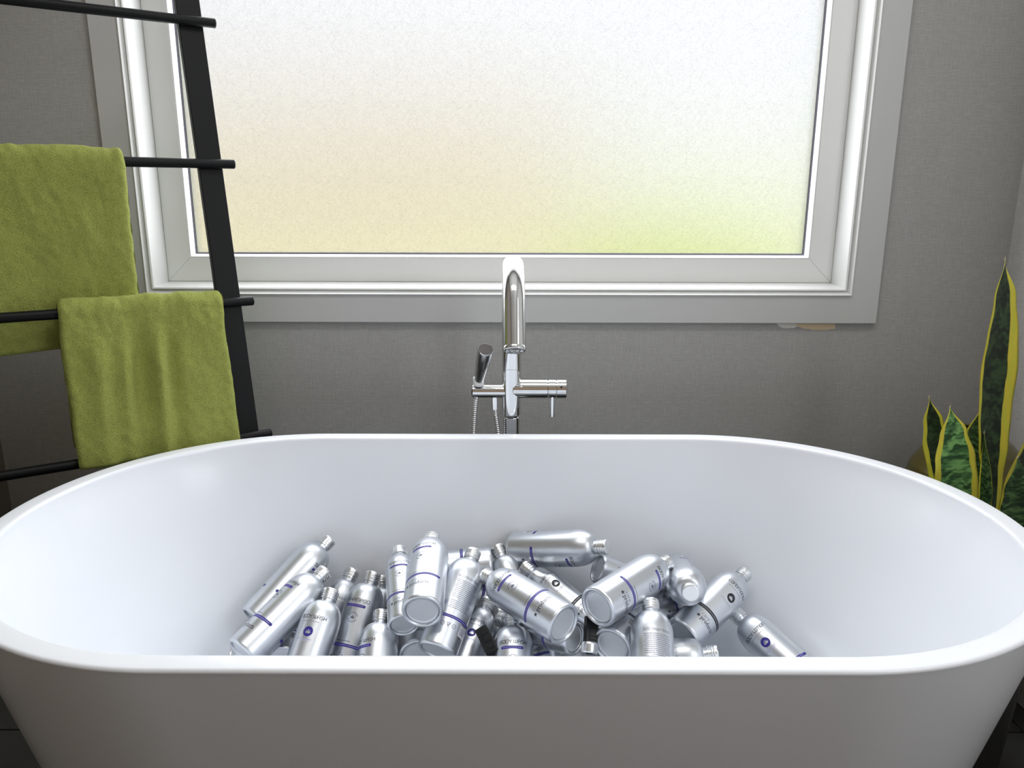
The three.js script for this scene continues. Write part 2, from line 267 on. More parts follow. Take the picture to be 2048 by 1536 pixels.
// ------------------------------------------------------------------ floor-standing bath mixer
{
  const z0 = 0.160, t = thing('bath_mixer', V(-0.001, 0, z0), 'chrome floor standing bath tap with arched spout and stick hand shower behind the tub', 'tap');
  const C = M.chrome;
  mesh('column', [rod(V(0, 0.0, 0), V(0, 0.592, 0), 0.0175, 32), lathe([[0, 0], [0.05, 0], [0.05, 0.004], [0.047, 0.007], [0.018, 0.0075], [0, 0.0075]], 40)], C, t);
  const body = lathe([[0, 0.5935], [0.0176, 0.5935], [0.0188, 0.595], [0.0188, 0.690], [0.0182, 0.692], [0, 0.692]], 36);
  mesh('mixer_body', [body, rod(V(-0.002, 0.642, 0), V(-0.0795, 0.642, 0), 0.0138, 32), rod(V(0.002, 0.6475, 0), V(0.072, 0.6475, 0), 0.0196, 36, 0.0196, 0.0012)], C, t);
  // spout: riser, half circle towards the tub, short drop
  const path = new THREE.CurvePath(), r = 0.096, yc = 0.8025, aEnd = rad(27), out = V(0.012, -Math.cos(aEnd), Math.sin(aEnd)).normalize();
  class Arc extends THREE.Curve { getPoint(k, o = V()) { const a = Math.PI + (aEnd - Math.PI) * k; return o.set(0.004 * k, yc + r * Math.sin(a), r + r * Math.cos(a)); } }
  const bend = new Arc().getPoint(1), mouth = bend.clone().addScaledVector(out, 0.0865);
  path.add(new THREE.LineCurve3(V(0, 0.690, 0), V(0, yc, 0))); path.add(new Arc()); path.add(new THREE.LineCurve3(bend, mouth));
  class Spout extends THREE.Curve { getPoint(k, o = V()) { return o.copy(path.getPoint(k)); } }
  const tube = new THREE.TubeGeometry(new Spout(), 140, 0.0192, 36, false), turn = new THREE.Quaternion().setFromUnitVectors(V(0, -1, 0), out);
  const atMouth = (g) => { g.applyQuaternion(turn); g.translate(mouth.x, mouth.y, mouth.z); return g; };
  const spout = mesh('spout', [tube, atMouth(lathe([[0.0150, 0.003], [0.0152, -0.0006], [0.0162, -0.0014], [0.0190, -0.0014], [0.0198, -0.0004], [0.0198, 0.004], [0.0191, 0.0055]], 40))], C, t);
  mesh('aerator', atMouth(lathe([[0, 0.0008], [0.0080, 0.0008], [0.0086, -0.0004], [0.0104, -0.0004], [0.0110, 0.0014], [0.0151, 0.0020], [0.0151, 0.004]], 32)), M.chromeSatin, spout);
  const knob = [rod(V(0.0726, 0.6475, 0), V(0.0885, 0.6475, 0), 0.0197, 36, 0.0197, 0.0008), rod(V(0.0891, 0.6475, 0), V(0.1095, 0.6475, 0), 0.0197, 36, 0.0197, 0.0012)];
  const k = mesh('control_knob', knob, C, t);
  mesh('lever', rod(V(0.0815, 0.634, 0.010), V(0.0812, 0.592, 0.011), 0.0036, 20, 0.0044), C, k);
  const dot = new THREE.SphereGeometry(0.0022, 12, 8); dot.translate(0.0985, 0.655, 0.0185); mesh('temperature_dot', dot, M.blackPlastic, k);
  const cup = lathe([[0.0072, 0], [0.0108, 0.004], [0.0112, 0.017], [0.0102, 0.0188], [0.009, 0.017], [0.006, 0.002]], 28); cup.translate(-0.0655, 0.6535, 0.007);
  mesh('shower_holder', cup, phys({ color: lin(0.85, 0.86, 0.87), roughness: 0.2 }), t);
  // stick hand shower leaning out of its cup towards the tub
  const foot = V(-0.0655, 0.660, 0.004), dir = V(0.0167, 0.081, 0.062).normalize();
  const stick = [[0, 0], [0.0078, 0], [0.0086, 0.003], [0.0110, 0.028], [0.0138, 0.058], [0.0148, 0.080], [0.0150, 0.1005], [0.0143, 0.1025], [0.0137, 0.1025], [0.0131, 0.1012], [0, 0.1012]];
  const place = (g) => { g.applyQuaternion(new THREE.Quaternion().setFromUnitVectors(V(0, 1, 0), dir)); g.translate(foot.x, foot.y, foot.z); return g; };
  const hs = mesh('hand_shower', place(lathe(stick, 32, 1, 0.4)), M.chromeSatin, t);
  mesh('spray_face', place(lathe([[0, 0.1014], [0.0129, 0.1014], [0.0133, 0.1018], [0.0129, 0.1022], [0, 0.1022]], 32)), std({ color: lin(0.07, 0.06, 0.055), roughness: 0.5 }), hs);
  // ribbed hose: down from the bar, a loop behind the tub and up into the holder
  const hp = new THREE.CatmullRomCurve3([V(-0.070, 0.632, 0.002), V(-0.0735, 0.60, 0.004), V(-0.0765, 0.55, 0.006), V(-0.080, 0.42, 0.006), V(-0.074, 0.27, 0.006), V(-0.05, 0.215, 0.006), V(-0.026, 0.27, 0.006), V(-0.020, 0.42, 0.008), V(-0.025, 0.54, 0.008), V(-0.0315, 0.592, 0.006), V(-0.0335, 0.606, 0.004)]);
  const len = hp.getLength(), ribs = Math.round(len / 0.0042), fr = hp.computeFrenetFrames(ribs * 4), pt = V();
  const hose = grid(14, ribs * 4, (u, v, p, i, j) => { hp.getPointAt(v, pt); const rr = 0.0050 + 0.0009 * Math.cos(j * Math.PI / 2), c = Math.cos(u * TAU) * rr, s = Math.sin(u * TAU) * rr; p.copy(pt).addScaledVector(fr.normals[j], c).addScaledVector(fr.binormals[j], s); }, { wrapU: true });
  mesh('shower_hose', hose, M.chromeSatin, t);
  mesh('hose_ferrule', [rod(V(-0.0335, 0.604, 0.004), V(-0.034, 0.634, 0.001), 0.0058, 20, 0.0062)], C, t);
}
// ------------------------------------------------------------------ ladder rack leaning into the left corner
const LAD = { u: V(Math.cos(rad(33)), 0, -Math.sin(rad(33))), tip: V(-0.558, 1.334, 0.088), step: V(0.0283, -0.2557, 0.0385), w: 0.6 };
LAD.v = LAD.step.clone().normalize(); LAD.n = LAD.u.clone().cross(LAD.v).normalize(); if (LAD.n.z < 0) LAD.n.negate();
LAD.nh = V(0.5446, 0, 0.8387);
{
  const foot = LAD.tip.clone().addScaledVector(LAD.v, LAD.tip.y / -LAD.v.y), t = thing('towel_ladder', foot, 'black metal ladder rack leaning in the left corner, holding green towels', 'ladder');
  const loc = (k, s, n = 0) => LAD.tip.clone().addScaledVector(LAD.step, k).addScaledVector(LAD.u, -s).addScaledVector(LAD.n, n).sub(foot);
  const R = 0.0088, basis = new THREE.Matrix4();
  for (const s of [0.043, LAD.w - 0.043]) {
    const top = loc(-1.40, s, -R - 0.009), y0 = -top.y, bottom = loc(0, s, -R - 0.009);
    const end = bottom.clone().addScaledVector(LAD.v, (bottom.y + 0.0) / -LAD.v.y), L = top.distanceTo(end);
    const g = new RoundedBoxGeometry(0.043, L, 0.018, 2, 0.0015);
    basis.makeBasis(LAD.u.clone(), LAD.v.clone().negate(), LAD.u.clone().cross(LAD.v.clone().negate())); g.applyMatrix4(basis); const c = top.clone().add(end).multiplyScalar(0.5); g.translate(c.x, c.y + 0.004, c.z);
    mesh('rail', g, M.blackMetal, t);
  }
  for (let k = -1; k <= 4; k++) mesh('rung', rod(loc(k, 0), loc(k, LAD.w), R, 24), M.blackMetal, t);
}
// ------------------------------------------------------------------ towels: thick terry draped over a rung
const terry = (() => {
  const n = 512, r = rng(91), f = new Float32Array(n * n).fill(0);
  for (let k = 0; k < 26000; k++) { const cx = Math.floor(r() * n), cy = Math.floor(r() * n), a = r() * Math.PI, ca = Math.cos(a), sa = Math.sin(a), h = 0.5 + r() * 0.5; for (let y = -5; y <= 5; y++) for (let x = -5; x <= 5; x++) { const p = (x * ca + y * sa) / 4.6, q = (y * ca - x * sa) / 1.9, d = p * p + q * q; if (d < 1) { const o = ((cy + y + n) % n) * n + (cx + x + n) % n; f[o] = Math.max(f[o], h * (1 - d)); } } }
  return { n, at: (x, y) => f[y * n + x] };
})();
const terryBump = dataTexture(terry.n, terry.n, (x, y) => terry.at(x, y), false, 8, 8);
const terryMap = dataTexture(terry.n, terry.n, (x, y) => { const v = 0.80 + 0.2 * terry.at(x, y); return [v, v, v]; }, true, 8, 8);
M.towel = phys({ color: lin(0.40, 0.45, 0.10), map: terryMap, bumpMap: terryBump, bumpScale: 0.0014, roughness: 1, sheen: 0.35, sheenColor: lin(0.5, 0.62, 0.2), sheenRoughness: 0.6 });
function towel(k, s0, s1, front, back, lean, folds, seed, label) {
  const o = LAD.tip.clone().addScaledVector(LAD.step, k).addScaledVector(LAD.u, -(s0 + s1) / 2);
  const t = thing('towel', o, label, 'towel');
  const W = s1 - s0, rr = 0.0098, tau = 0.0165;
  // outline of the folded cloth across the rung, front hem to back hem outside, then back along the inside
  const H = (h, y) => [h, y];
  const outer = [], innr = [], NF = 44, NA = 12, NB = 30;
  const hangF = (d) => lean * d - 0.004 * smooth(d, 0, 0.08), hangB = (d) => -0.0 + 0.004 * smooth(d, 0, 0.08);
  for (let i = 0; i <= NF; i++) { const d = front * (1 - i / NF); outer.push([rr + tau + hangF(d), -d, d]); innr.push([rr + hangF(d), -d, d]); }
  for (let i = 1; i < NA; i++) { const a = Math.PI * i / NA; outer.push([(rr + tau) * Math.cos(a), (rr + tau * 0.92) * Math.sin(a), 0]); innr.push([rr * Math.cos(a), rr * Math.sin(a), 0]); }
  for (let i = 0; i <= NB; i++) { const d = back * i / NB; outer.push([-(rr + tau) + hangB(d), -d, -d]); innr.push([-rr + hangB(d), -d, -d]); }
  const n = outer.length, ring = [];   // closed loop with rounded hems
  for (let i = 0; i < n; i++) ring.push([...outer[i], 1]);
  const cap = (A, B, sgn) => { for (let i = 1; i < 6; i++) { const a = Math.PI * i / 6, m = [(A[0] + B[0]) / 2, (A[1] + B[1]) / 2], h = (A[0] - B[0]) / 2; ring.push([m[0] + h * Math.cos(a), m[1] - Math.abs(h) * Math.sin(a), A[2], sgn * Math.cos(a)]); } };
  cap(outer[n - 1], innr[n - 1], 1);
  for (let i = n - 1; i >= 0; i--) ring.push([...innr[i], -1]);
  cap(innr[0], outer[0], -1);
  const NU = 110, NV = ring.length, nh = LAD.nh, u3 = LAD.u, mid = ring.map((q, i) => q);
  const g = grid(NU, NV, (u, v, p, i, j) => {
    const q = ring[j % NV];
    // near the two side edges the cloth thins to a rounded fold
    const e = Math.min(u, 1 - u) * W, er = 0.010, round = e < er ? Math.sqrt(Math.max(0, 1 - (1 - e / er) ** 2)) : 1;
    const cen = q[2] === 0 ? [q[0] * (rr + tau / 2) / (q[3] > 0 ? rr + tau : rr), q[1] * (rr + tau / 2) / (q[3] > 0 ? rr + tau : rr)] : [q[0] + (q[2] >= 0 ? -1 : 1) * q[3] * tau / 2, q[1]];
    let h = lerp(cen[0], q[0], round), y = lerp(cen[1], q[1], round);
    const d = Math.max(0, q[2]), D = d / front, s = (u - 0.5) * W;
    const fold = folds(u, D, q[2]) * smooth(Math.abs(q[2]), 0.0, 0.09);
    const hill = 0.0024 * noise(s * 20, y * 14, seed) + 0.0012 * noise(s * 70, y * 64, seed + 5);
    const sign = q[2] > 0 || (q[2] === 0 && q[0] > 0) ? 1 : -1;
    h += fold + (q[3] > 0 ? hill * 1.6 * sign : 0); if (q[2] === 0) y += hill * 1.4 * (q[3] > 0 ? 1 : 0);
    const wav = 0.0018 * noise(y * 38, seed * 3.1, q[3]) + 0.004 * noise(y * 9, seed * 7.3);
    const ss = -s + (u < 0.5 ? 1 : -1) * 0 + wav * (Math.abs(u - 0.5) * 2) ** 3 * (u < 0.5 ? 1 : 1) + taper(u, D, seed);
    y += 0.004 * noise(s * 12, seed + 2) * D;
    p.set(0, y, 0).addScaledVector(nh, h).addScaledVector(u3, ss);
  }, { wrapV: true, uv: (u, v) => [u * W, v * (front + back) * 2.1] });
  mesh('towel_cloth', g, M.towel, t);
  return t;
}
function taper(u, D, seed) { return seed === 2 ? 0 : 0; }
towel(1, 0.192, 0.56, 0.316, 0.30, 0, (u, D, q) => q >= 0 ? 0.003 * Math.sin(u * 9 + 1) * D : 0, 1, 'large green terry towel on the higher rung, hem hanging behind the next rung');
towel(2, 0.062, 0.331, 0.252, 0.235, 0.225, (u, D, q) => {
  if (q < 0) return -0.004 * Math.sin(u * 7);
  const g = (c, w, a) => a * Math.exp(-(((u - c) / w) ** 2));
  return 1.7 * (g(0.36 + 0.05 * D, 0.035 + 0.03 * D, -0.008) + g(0.44 + 0.03 * D, 0.05, 0.008) + g(0.55 + 0.06 * D, 0.05 + 0.04 * D, -0.009) + g(0.63 + 0.05 * D, 0.06, 0.006) + g(0.80 + 0.03 * D, 0.06, 0.005)) * (0.35 + 0.8 * Math.sin(Math.min(1, D * 1.25) * Math.PI * 0.9)) + 0.01 * Math.max(0, D - 0.75) * (1 - u);
}, 2, 'folded green terry towel hanging in front on the lower rung, creased down its face');
// ------------------------------------------------------------------ snake plant in the right corner
function leafTexture(seed, dark, marginL, marginR) {
  const w = 128, h = 512, r = rng(seed), o = r() * 50;
  return dataTexture(w, h, (x, y) => {
    const u = x / w, v = y / h, edge = 0.03 * noise(v * 14, o + 3), L = marginL + edge, Rm = 1 - marginR + edge;
    const band = noise(u * 2.2 + o, v * 34 + 1.4 * noise(u * 5, v * 12, o), o) + 0.55 * noise(u * 7, v * 80, o + 9);
    const k = clamp(0.5 + 1.25 * band, 0, 1), g = [lerp(0.10, 0.33, k) * dark, lerp(0.20, 0.47, k) * dark, lerp(0.10, 0.27, k) * dark];
    const yel = [0.84 + 0.05 * noise(v * 20, u * 9, o), 0.80, 0.26], m = Math.max(smooth(L - u, -0.012, 0.012), smooth(u - Rm, -0.012, 0.012));
    return [lerp(g[0], yel[0], m), lerp(g[1], yel[1], m), lerp(g[2], yel[2], m)];
  }, true);
}
{
  const P = V(0.818, 0, 0.425), t = thing('snake_plant', P, 'potted snake plant with upright yellow edged leaves beside the right end of the tub', 'plant');
  const pot = lathe([[0, 0], [0.068, 0], [0.072, 0.004], [0.092, 0.30], [0.094, 0.435], [0.0955, 0.45], [0.092, 0.452], [0.086, 0.447], [0.084, 0.42], [0, 0.42]], 48);
  mesh('pot', pot, std({ color: lin(0.03, 0.03, 0.032), roughness: 0.5 }), t);
  mesh('soil', lathe([[0, 0.438], [0.05, 0.436], [0.0845, 0.428], [0.0845, 0.421]], 32), M.soil, t);
  // [spine points in world, half widths, facing angle about y, twist, texture]
  const leaf = (pts, widths, face, twist, tex, cup = 0.25, tipRed = true) => {
    const c = new THREE.CatmullRomCurve3(pts.map((p) => V(p[0] - P.x, p[1], p[2] - P.z))), NU = 14, NV = 56, a = V(), b = V(), wAt = (v) => { const k = v * (widths.length - 1), i = Math.min(widths.length - 2, Math.floor(k)); const f = k - i, m = (f * f * (3 - 2 * f)); return lerp(widths[i], widths[i + 1], m); };
    const th = 0.0016, g = grid(NU * 2, NV, (u, v, p, i) => {
      c.getPointAt(v, p); c.getTangentAt(v, b); const ang = rad(face + twist * v), side = V(Math.cos(ang), 0, Math.sin(ang)); side.addScaledVector(b, -side.dot(b)).normalize();
      const nor = side.clone().cross(b).normalize(); if (nor.z < 0) nor.negate();
      const front = i <= NU, q = front ? i / NU * 2 - 1 : 1 - (i - NU) / NU * 2, w = wAt(v) * (1 + 0.04 * noise(v * 7, pts[0][0] * 40, q > 0 ? 3 : 8));
      const bend = cup * w * (q * q) + 0.004 * noise(v * 5, pts[0][0] * 90) * q;
      p.addScaledVector(side, q * w).addScaledVector(nor, bend + (front ? th : -th) * (1 - q * q));
    }, { wrapU: true, uv: (u, v) => { const q = u <= 0.5 ? u * 2 : 2 - u * 2; return [q, v]; } });
    const l = mesh('leaf', g, std({ map: tex, roughness: 0.42 }), t);
    const tipAt = c.getPoint(1); const s = new THREE.ConeGeometry(0.0013, 0.007, 8); s.translate(tipAt.x, tipAt.y + 0.002, tipAt.z); mesh('leaf_tip', s, std({ color: lin(0.42, 0.36, 0.26), roughness: 0.6 }), l);
    return l;
  };
  const A = leafTexture(4, 0.62, 0.09, 0.26), B = leafTexture(7, 1.45, 0.17, 0.13), C = leafTexture(12, 0.60, 0.20, 0.17), D = leafTexture(15, 0.95, 0.10, 0.05), E = leafTexture(19, 0.50, 0.13, 0.04), F = leafTexture(23, 1.05, 0.02, 0.02);
  leaf([[0.828, 0.43, 0.42], [0.821, 0.518, 0.42], [0.806, 0.608, 0.42], [0.797, 0.695, 0.42], [0.793, 0.779, 0.42], [0.789, 0.845, 0.42], [0.780, 0.926, 0.42]], [0.011, 0.012, 0.016, 0.0245, 0.029, 0.0295, 0.027, 0.019, 0.0008], -6, 4, A, 0.2);
  leaf([[0.752, 0.43, 0.452], [0.734, 0.52, 0.458], [0.724, 0.58, 0.46], [0.713, 0.645, 0.46], [0.703, 0.694, 0.46]], [0.016, 0.030, 0.037, 0.0375, 0.034, 0.023, 0.0008], -4, 2, B, 0.16);
  leaf([[0.775, 0.43, 0.392], [0.760, 0.53, 0.372], [0.742, 0.61, 0.36], [0.729, 0.66, 0.36], [0.7235, 0.684, 0.36]], [0.010, 0.014, 0.0195, 0.0235, 0.024, 0.0165, 0.0008], 10, -6, C, 0.3);
  leaf([[0.835, 0.43, 0.378], [0.828, 0.52, 0.368], [0.822, 0.59, 0.362], [0.818, 0.672, 0.36]], [0.014, 0.024, 0.030, 0.026, 0.0008], 24, 4, D, 0.5);
  leaf([[0.846, 0.43, 0.415], [0.862, 0.52, 0.41], [0.886, 0.59, 0.40], [0.915, 0.65, 0.395], [0.955, 0.73, 0.39]], [0.014, 0.026, 0.036, 0.037, 0.027, 0.0008], -14, 0, E, 0.2);
  leaf([[0.822, 0.43, 0.475], [0.818, 0.50, 0.49], [0.808, 0.568, 0.498], [0.797, 0.623, 0.5]], [0.012, 0.028, 0.032, 0.024, 0.0008], 3, 0, F, 0.2);
  leaf([[0.806, 0.43, 0.425], [0.804, 0.518, 0.43], [0.797, 0.573, 0.43], [0.786, 0.640, 0.425]], [0.009, 0.012, 0.011, 0.008, 0.0008], 55, 6, D, 0.3);
}
{ // wide vase behind the plant
  const v = thing('floor_vase', V(0.922, 0, 0.182), 'olive brown glazed vase with dark round mouth behind the snake plant', 'vase');
  mesh('vase_body', lathe([[0, 0], [0.082, 0], [0.09, 0.006], [0.116, 0.16], [0.125, 0.32], [0.122, 0.42], [0.108, 0.49], [0.082, 0.535], [0.060, 0.556], [0.0555, 0.566], [0.053, 0.568], [0.0495, 0.566]], 64, 1, 0.9), phys({ color: lin(0.085, 0.07, 0.008), roughness: 0.3, clearcoat: 0.4 }), v);
  mesh('vase_interior', lathe([[0.0495, 0.566], [0.050, 0.55], [0.09, 0.48], [0.10, 0.3], [0.0, 0.05]], 48, 1, 0.9), std({ color: lin(0.006, 0.006, 0.006), roughness: 0.9, side: THREE.DoubleSide }), v);
}
// ------------------------------------------------------------------ silver aluminium bottles
const SIZE = { L: { r: 0.033, L: 0.19, b: 0.1285, neck: 0.1665 }, S: { r: 0.0265, L: 0.172, b: 0.114, neck: 0.1485 } };
const PURPLE = '#2b2282', BLACK = '#17161c', GREY = '#4a4d60';
// stroke lettering of the product names: squared, rounded capitals
const GLYPH = {
  A: [0.62, [[0, 0], [0, 0.72], [0.14, 1], [0.48, 1], [0.62, 0.72], [0.62, 0]], [[0, 0.42], [0.62, 0.42]]],
  B: [0.62, [[0, 0.53], [0, 1], [0.44, 1], [0.57, 0.88], [0.57, 0.65], [0.44, 0.53], [0, 0.53], [0, 0], [0.48, 0], [0.62, 0.13], [0.62, 0.4], [0.44, 0.53]]],
  C: [0.6, [[0.6, 1], [0.15, 1], [0, 0.85], [0, 0.15], [0.15, 0], [0.6, 0]]],
  D: [0.62, [[0, 0], [0, 1], [0.45, 1], [0.62, 0.82], [0.62, 0.18], [0.45, 0], [0, 0]]],
  E: [0.58, [[0.58, 1], [0.12, 1], [0, 0.88], [0, 0.12], [0.12, 0], [0.58, 0]], [[0, 0.52], [0.5, 0.52]]],
  H: [0.62, [[0, 0], [0, 1]], [[0.62, 0], [0.62, 1]], [[0, 0.52], [0.62, 0.52]]],
  I: [0.05, [[0.02, 0], [0.02, 1]]],
  L: [0.52, [[0, 1], [0, 0.12], [0.12, 0], [0.52, 0]]],
  M: [0.86, [[0, 0], [0, 1], [0.74, 1], [0.86, 0.88], [0.86, 0]], [[0.43, 0], [0.43, 1]]],
  N: [0.62, [[0, 0], [0, 1], [0.48, 1], [0.62, 0.86], [0.62, 0]]],
  O: [0.62, [[0.14, 0], [0.48, 0], [0.62, 0.14], [0.62, 0.86], [0.48, 1], [0.14, 1], [0, 0.86], [0, 0.14], [0.14, 0]]],
  P: [0.62, [[0, 0], [0, 1], [0.48, 1], [0.62, 0.86], [0.62, 0.58], [0.48, 0.44], [0, 0.44]]],
  R: [0.62, [[0, 0], [0, 1], [0.48, 1], [0.62, 0.86], [0.62, 0.58], [0.48, 0.44], [0, 0.44]], [[0.36, 0.44], [0.62, 0]]],
  S: [0.62, [[0.58, 1], [0.13, 1], [0, 0.88], [0, 0.66], [0.13, 0.54], [0.48, 0.48], [0.62, 0.36], [0.62, 0.13], [0.48, 0], [0.03, 0]]],
  T: [0.62, [[0, 1], [0.62, 1]], [[0.31, 1], [0.31, 0]]],
  W: [0.86, [[0, 1], [0, 0.14], [0.12, 0], [0.74, 0], [0.86, 0.14], [0.86, 1]], [[0.43, 0], [0.43, 0.85]]],
  Y: [0.62, [[0, 1], [0.06, 0.72], [0.31, 0.42], [0.56, 0.72], [0.62, 1]], [[0.31, 0.42], [0.31, 0]]],
};
function lettering(g, s, cx, cy, height, width, color) {
  const gap = 0.24, adv = [...s].map((c) => (c === ' ' ? 0.34 : GLYPH[c][0] + gap)), total = adv.reduce((a, b) => a + b) - gap, k = width / total;
  g.strokeStyle = color; g.lineWidth = height * 0.165; g.lineJoin = g.lineCap = 'round'; let x = cx - width / 2;
  [...s].forEach((c, i) => { if (c !== ' ') for (const line of GLYPH[c].slice(1)) { g.beginPath(); for (const [px, py] of line) g.lineTo(x + px * k, cy + (0.5 - py) * height); g.stroke(); } x += adv[i] * k; });
  g.lineCap = 'butt'; g.lineJoin = 'miter';
}
// printed sleeve of a bottle: front text round u = 0.5, back text round u = 0
function sleeve(size, title, style, ink) {
  const { r, L } = SIZE[size], W = 1024, mm = W / (TAU * r * 1000), H = Math.round(L * 1000 * mm);
  const c = document.createElement('canvas'); c.width = W; c.height = H;
  const g = c.getContext('2d'); g.clearRect(0, 0, W, H);
  const k = size === 'L' ? 1 : 0.88, Y = (h) => H - h * k * mm * (size === 'L' ? 1 : 172 / 190 / 0.88), cx = W / 2, u = mm * k;
  g.textAlign = 'center'; g.textBaseline = 'middle';
  const text = (s, x, y, h, w, color, weight = '', family = 'sans-serif') => { g.fillStyle = color; g.font = weight + ' ' + Math.round(h * u * 1.38) + 'px ' + family; const m = g.measureText(s).width; g.save(); g.translate(x, y); g.scale(w * u / m, 1); g.fillText(s, 0, 0); g.restore(); };
  const pill = (x, y, w, h, color) => { g.fillStyle = color; const R = h / 2; g.beginPath(); g.moveTo(x - w / 2 + R, y - R); g.lineTo(x + w / 2 - R, y - R); g.arc(x + w / 2 - R, y, R, -Math.PI / 2, Math.PI / 2); g.lineTo(x - w / 2 + R, y + R); g.arc(x - w / 2 + R, y, R, Math.PI / 2, Math.PI * 1.5); g.fill(); };
  const dashes = (x, y, w, h, color, seed) => { const q = rng(seed); g.fillStyle = color; let p = x - w / 2; while (p < x + w / 2) { const l = (0.6 + 1.6 * q()) * u; g.fillRect(p, y - h / 2, Math.min(l, x + w / 2 - p), h); p += l + 0.5 * u; } };
  const leaf = (x, y, R, color) => { g.fillStyle = color; for (let i = -2; i <= 2; i++) { const a = i * 0.52; g.save(); g.translate(x, y + R * 0.55); g.rotate(a); g.beginPath(); g.ellipse(0, -R * (0.78 - 0.1 * Math.abs(i)), R * 0.15, R * (0.62 - 0.1 * Math.abs(i)), 0, 0, TAU); g.fill(); g.restore(); } };
  const star = (x, y, R, color) => { g.fillStyle = color; g.beginPath(); for (let i = 0; i < 10; i++) { const a = -Math.PI / 2 + i * Math.PI / 5, q = i % 2 ? R * 0.36 : R; g.lineTo(x + Math.cos(a) * q, y + Math.sin(a) * q); } g.fill(); };
  const wide = 34 + 1.2 * title.length;
  lettering(g, title, cx, Y(131), 5.2 * u, wide * u, '#1b1b26');
  if (style === 1) {
    pill(cx - 1.5 * u, Y(121.5), 37 * u, 4.6 * u, PURPLE); dashes(cx - 1.5 * u, Y(121.5), 31 * u, 1.0 * u, '#a9a3d8', 3);
    g.strokeStyle = GREY; g.lineWidth = 1.5 * u; g.setLineDash([1.7 * u, 0.9 * u]); g.beginPath(); g.arc(cx, Y(101), 8.2 * u, Math.PI * 1.08, Math.PI * 1.92); g.stroke(); g.beginPath(); g.arc(cx, Y(101), 8.2 * u, Math.PI * 0.12, Math.PI * 0.88); g.stroke(); g.setLineDash([]);
    g.lineWidth = 0.5 * u; g.beginPath(); g.arc(cx, Y(101), 5.4 * u, 0, TAU); g.stroke(); leaf(cx, Y(101), 4.6 * u, GREY);
    dashes(cx - 4 * u, Y(61), 26 * u, 1.1 * u, GREY, 5);
    pill(cx - 2 * u, Y(54), 82 * u, 5 * u, PURPLE); dashes(cx - 2 * u, Y(54), 72 * u, 1.0 * u, '#b9b4e2', 7);
  } else {
    dashes(cx - 3 * u, Y(123), 32 * u, 1.1 * u, '#8a8c98', 9);
    g.fillStyle = ink; g.beginPath(); g.arc(cx, Y(106), 8.2 * u, 0, TAU); g.fill(); g.globalCompositeOperation = 'destination-out'; leaf(cx, Y(105.4), 5.6 * u, '#000'); g.globalCompositeOperation = 'source-over';
    dashes(cx - 2 * u, Y(93.5), 24 * u, 1.6 * u, ink === BLACK ? '#a9abb2' : '#a3a0c8', 31); dashes(cx - 1 * u, Y(90.5), 16 * u, 1.2 * u, ink === BLACK ? '#b4b6bc' : '#b1aed0', 33);
    if (ink === BLACK) { g.fillStyle = BLACK; g.fillRect(cx - 44 * u, Y(54) - 3.2 * u, 88 * u, 2.6 * u); g.fillRect(cx - 44 * u, Y(54) + 0.9 * u, 88 * u, 2.6 * u); dashes(cx, Y(54) + 0.2 * u, 86 * u, 1.2 * u, '#55555c', 4); }
    else { pill(cx - 2 * u, Y(54), 82 * u, 4.6 * u, PURPLE); dashes(cx - 2 * u, Y(54), 70 * u, 1.0 * u, '#b9b4e2', 8); }
  }
  text('care', cx - 8 * u, Y(41.5), 7, 17, '#777a86');
  star(cx - 19 * u, Y(34), 4.2 * u, '#1d1b2a'); text('products', cx + 3 * u, Y(34), 7.4, 34, '#1c1a2a', 'bold', 'serif');
  dashes(cx - 2 * u, Y(28), 16 * u, 0.9 * u, '#9a9ca6', 12);
  // back panel, drawn on both sides of the seam
  for (const bx of [0, W]) {
    text('Refill • Reuse • Return', bx, Y(124), 5, 44, '#3f3f55', '', 'serif');
    for (let i = 0; i < 17; i++) dashes(bx + ((i * 7) % 3 - 1) * 0.6 * u, Y(116.5 - i * 3.1), (i === 11 ? 20 : 42 - (i * 5) % 4) * u, 1.25 * u, '#62647c', 40 + i);
    pill(bx, Y(52), 66 * u, 5 * u, ink === BLACK ? BLACK : PURPLE); dashes(bx, Y(52), 50 * u, 1.0 * u, '#b9b4e2', 17);
    g.strokeStyle = '#54566a'; g.lineWidth = 0.7 * u;
    for (let i = 0; i < 3; i++) { const x = bx + (i * 10 - 20) * u, y = Y(38); g.beginPath(); if (i === 1) { g.moveTo(x - 3 * u, y - 3 * u); g.lineTo(x + 3 * u, y - 3 * u); g.lineTo(x, y + 3 * u); g.closePath(); } else g.arc(x, y, 3.4 * u, 0, TAU); g.stroke(); g.beginPath(); g.moveTo(x - 1.6 * u, y + 1.6 * u); g.lineTo(x + 1.6 * u, y - 1.6 * u); g.stroke(); }
    const q = rng(66); g.fillStyle = '#eceef2'; g.fillRect(bx + 12 * u, Y(46), 15 * u, 17 * u); g.fillStyle = '#3b3c55'; for (let p = 0; p < 13;) { const l = 0.35 + q() * 0.7; g.fillRect(bx + (13 + p) * u, Y(45), l * u, 14 * u); p += l + 0.35 + q() * 0.5; }
  }
  const px = g.getImageData(0, 0, W, H).data, base = [219, 223, 229];
  const col = new Uint8Array(W * H * 4), pbr = new Uint8Array(W * H * 4);
  for (let y = 0; y < H; y++) for (let x = 0; x < W; x++) {
    const i = (y * W + x) * 4, o = ((H - 1 - y) * W + x) * 4, a = px[i + 3] / 255;
    for (let q = 0; q < 3; q++) col[o + q] = lerp(base[q], px[i + q], a);
    col[o + 3] = 255; pbr[o] = 255; pbr[o + 1] = 255 * lerp(0.38, 0.5, a); pbr[o + 2] = 255 * (1 - a); pbr[o + 3] = 255;
  }
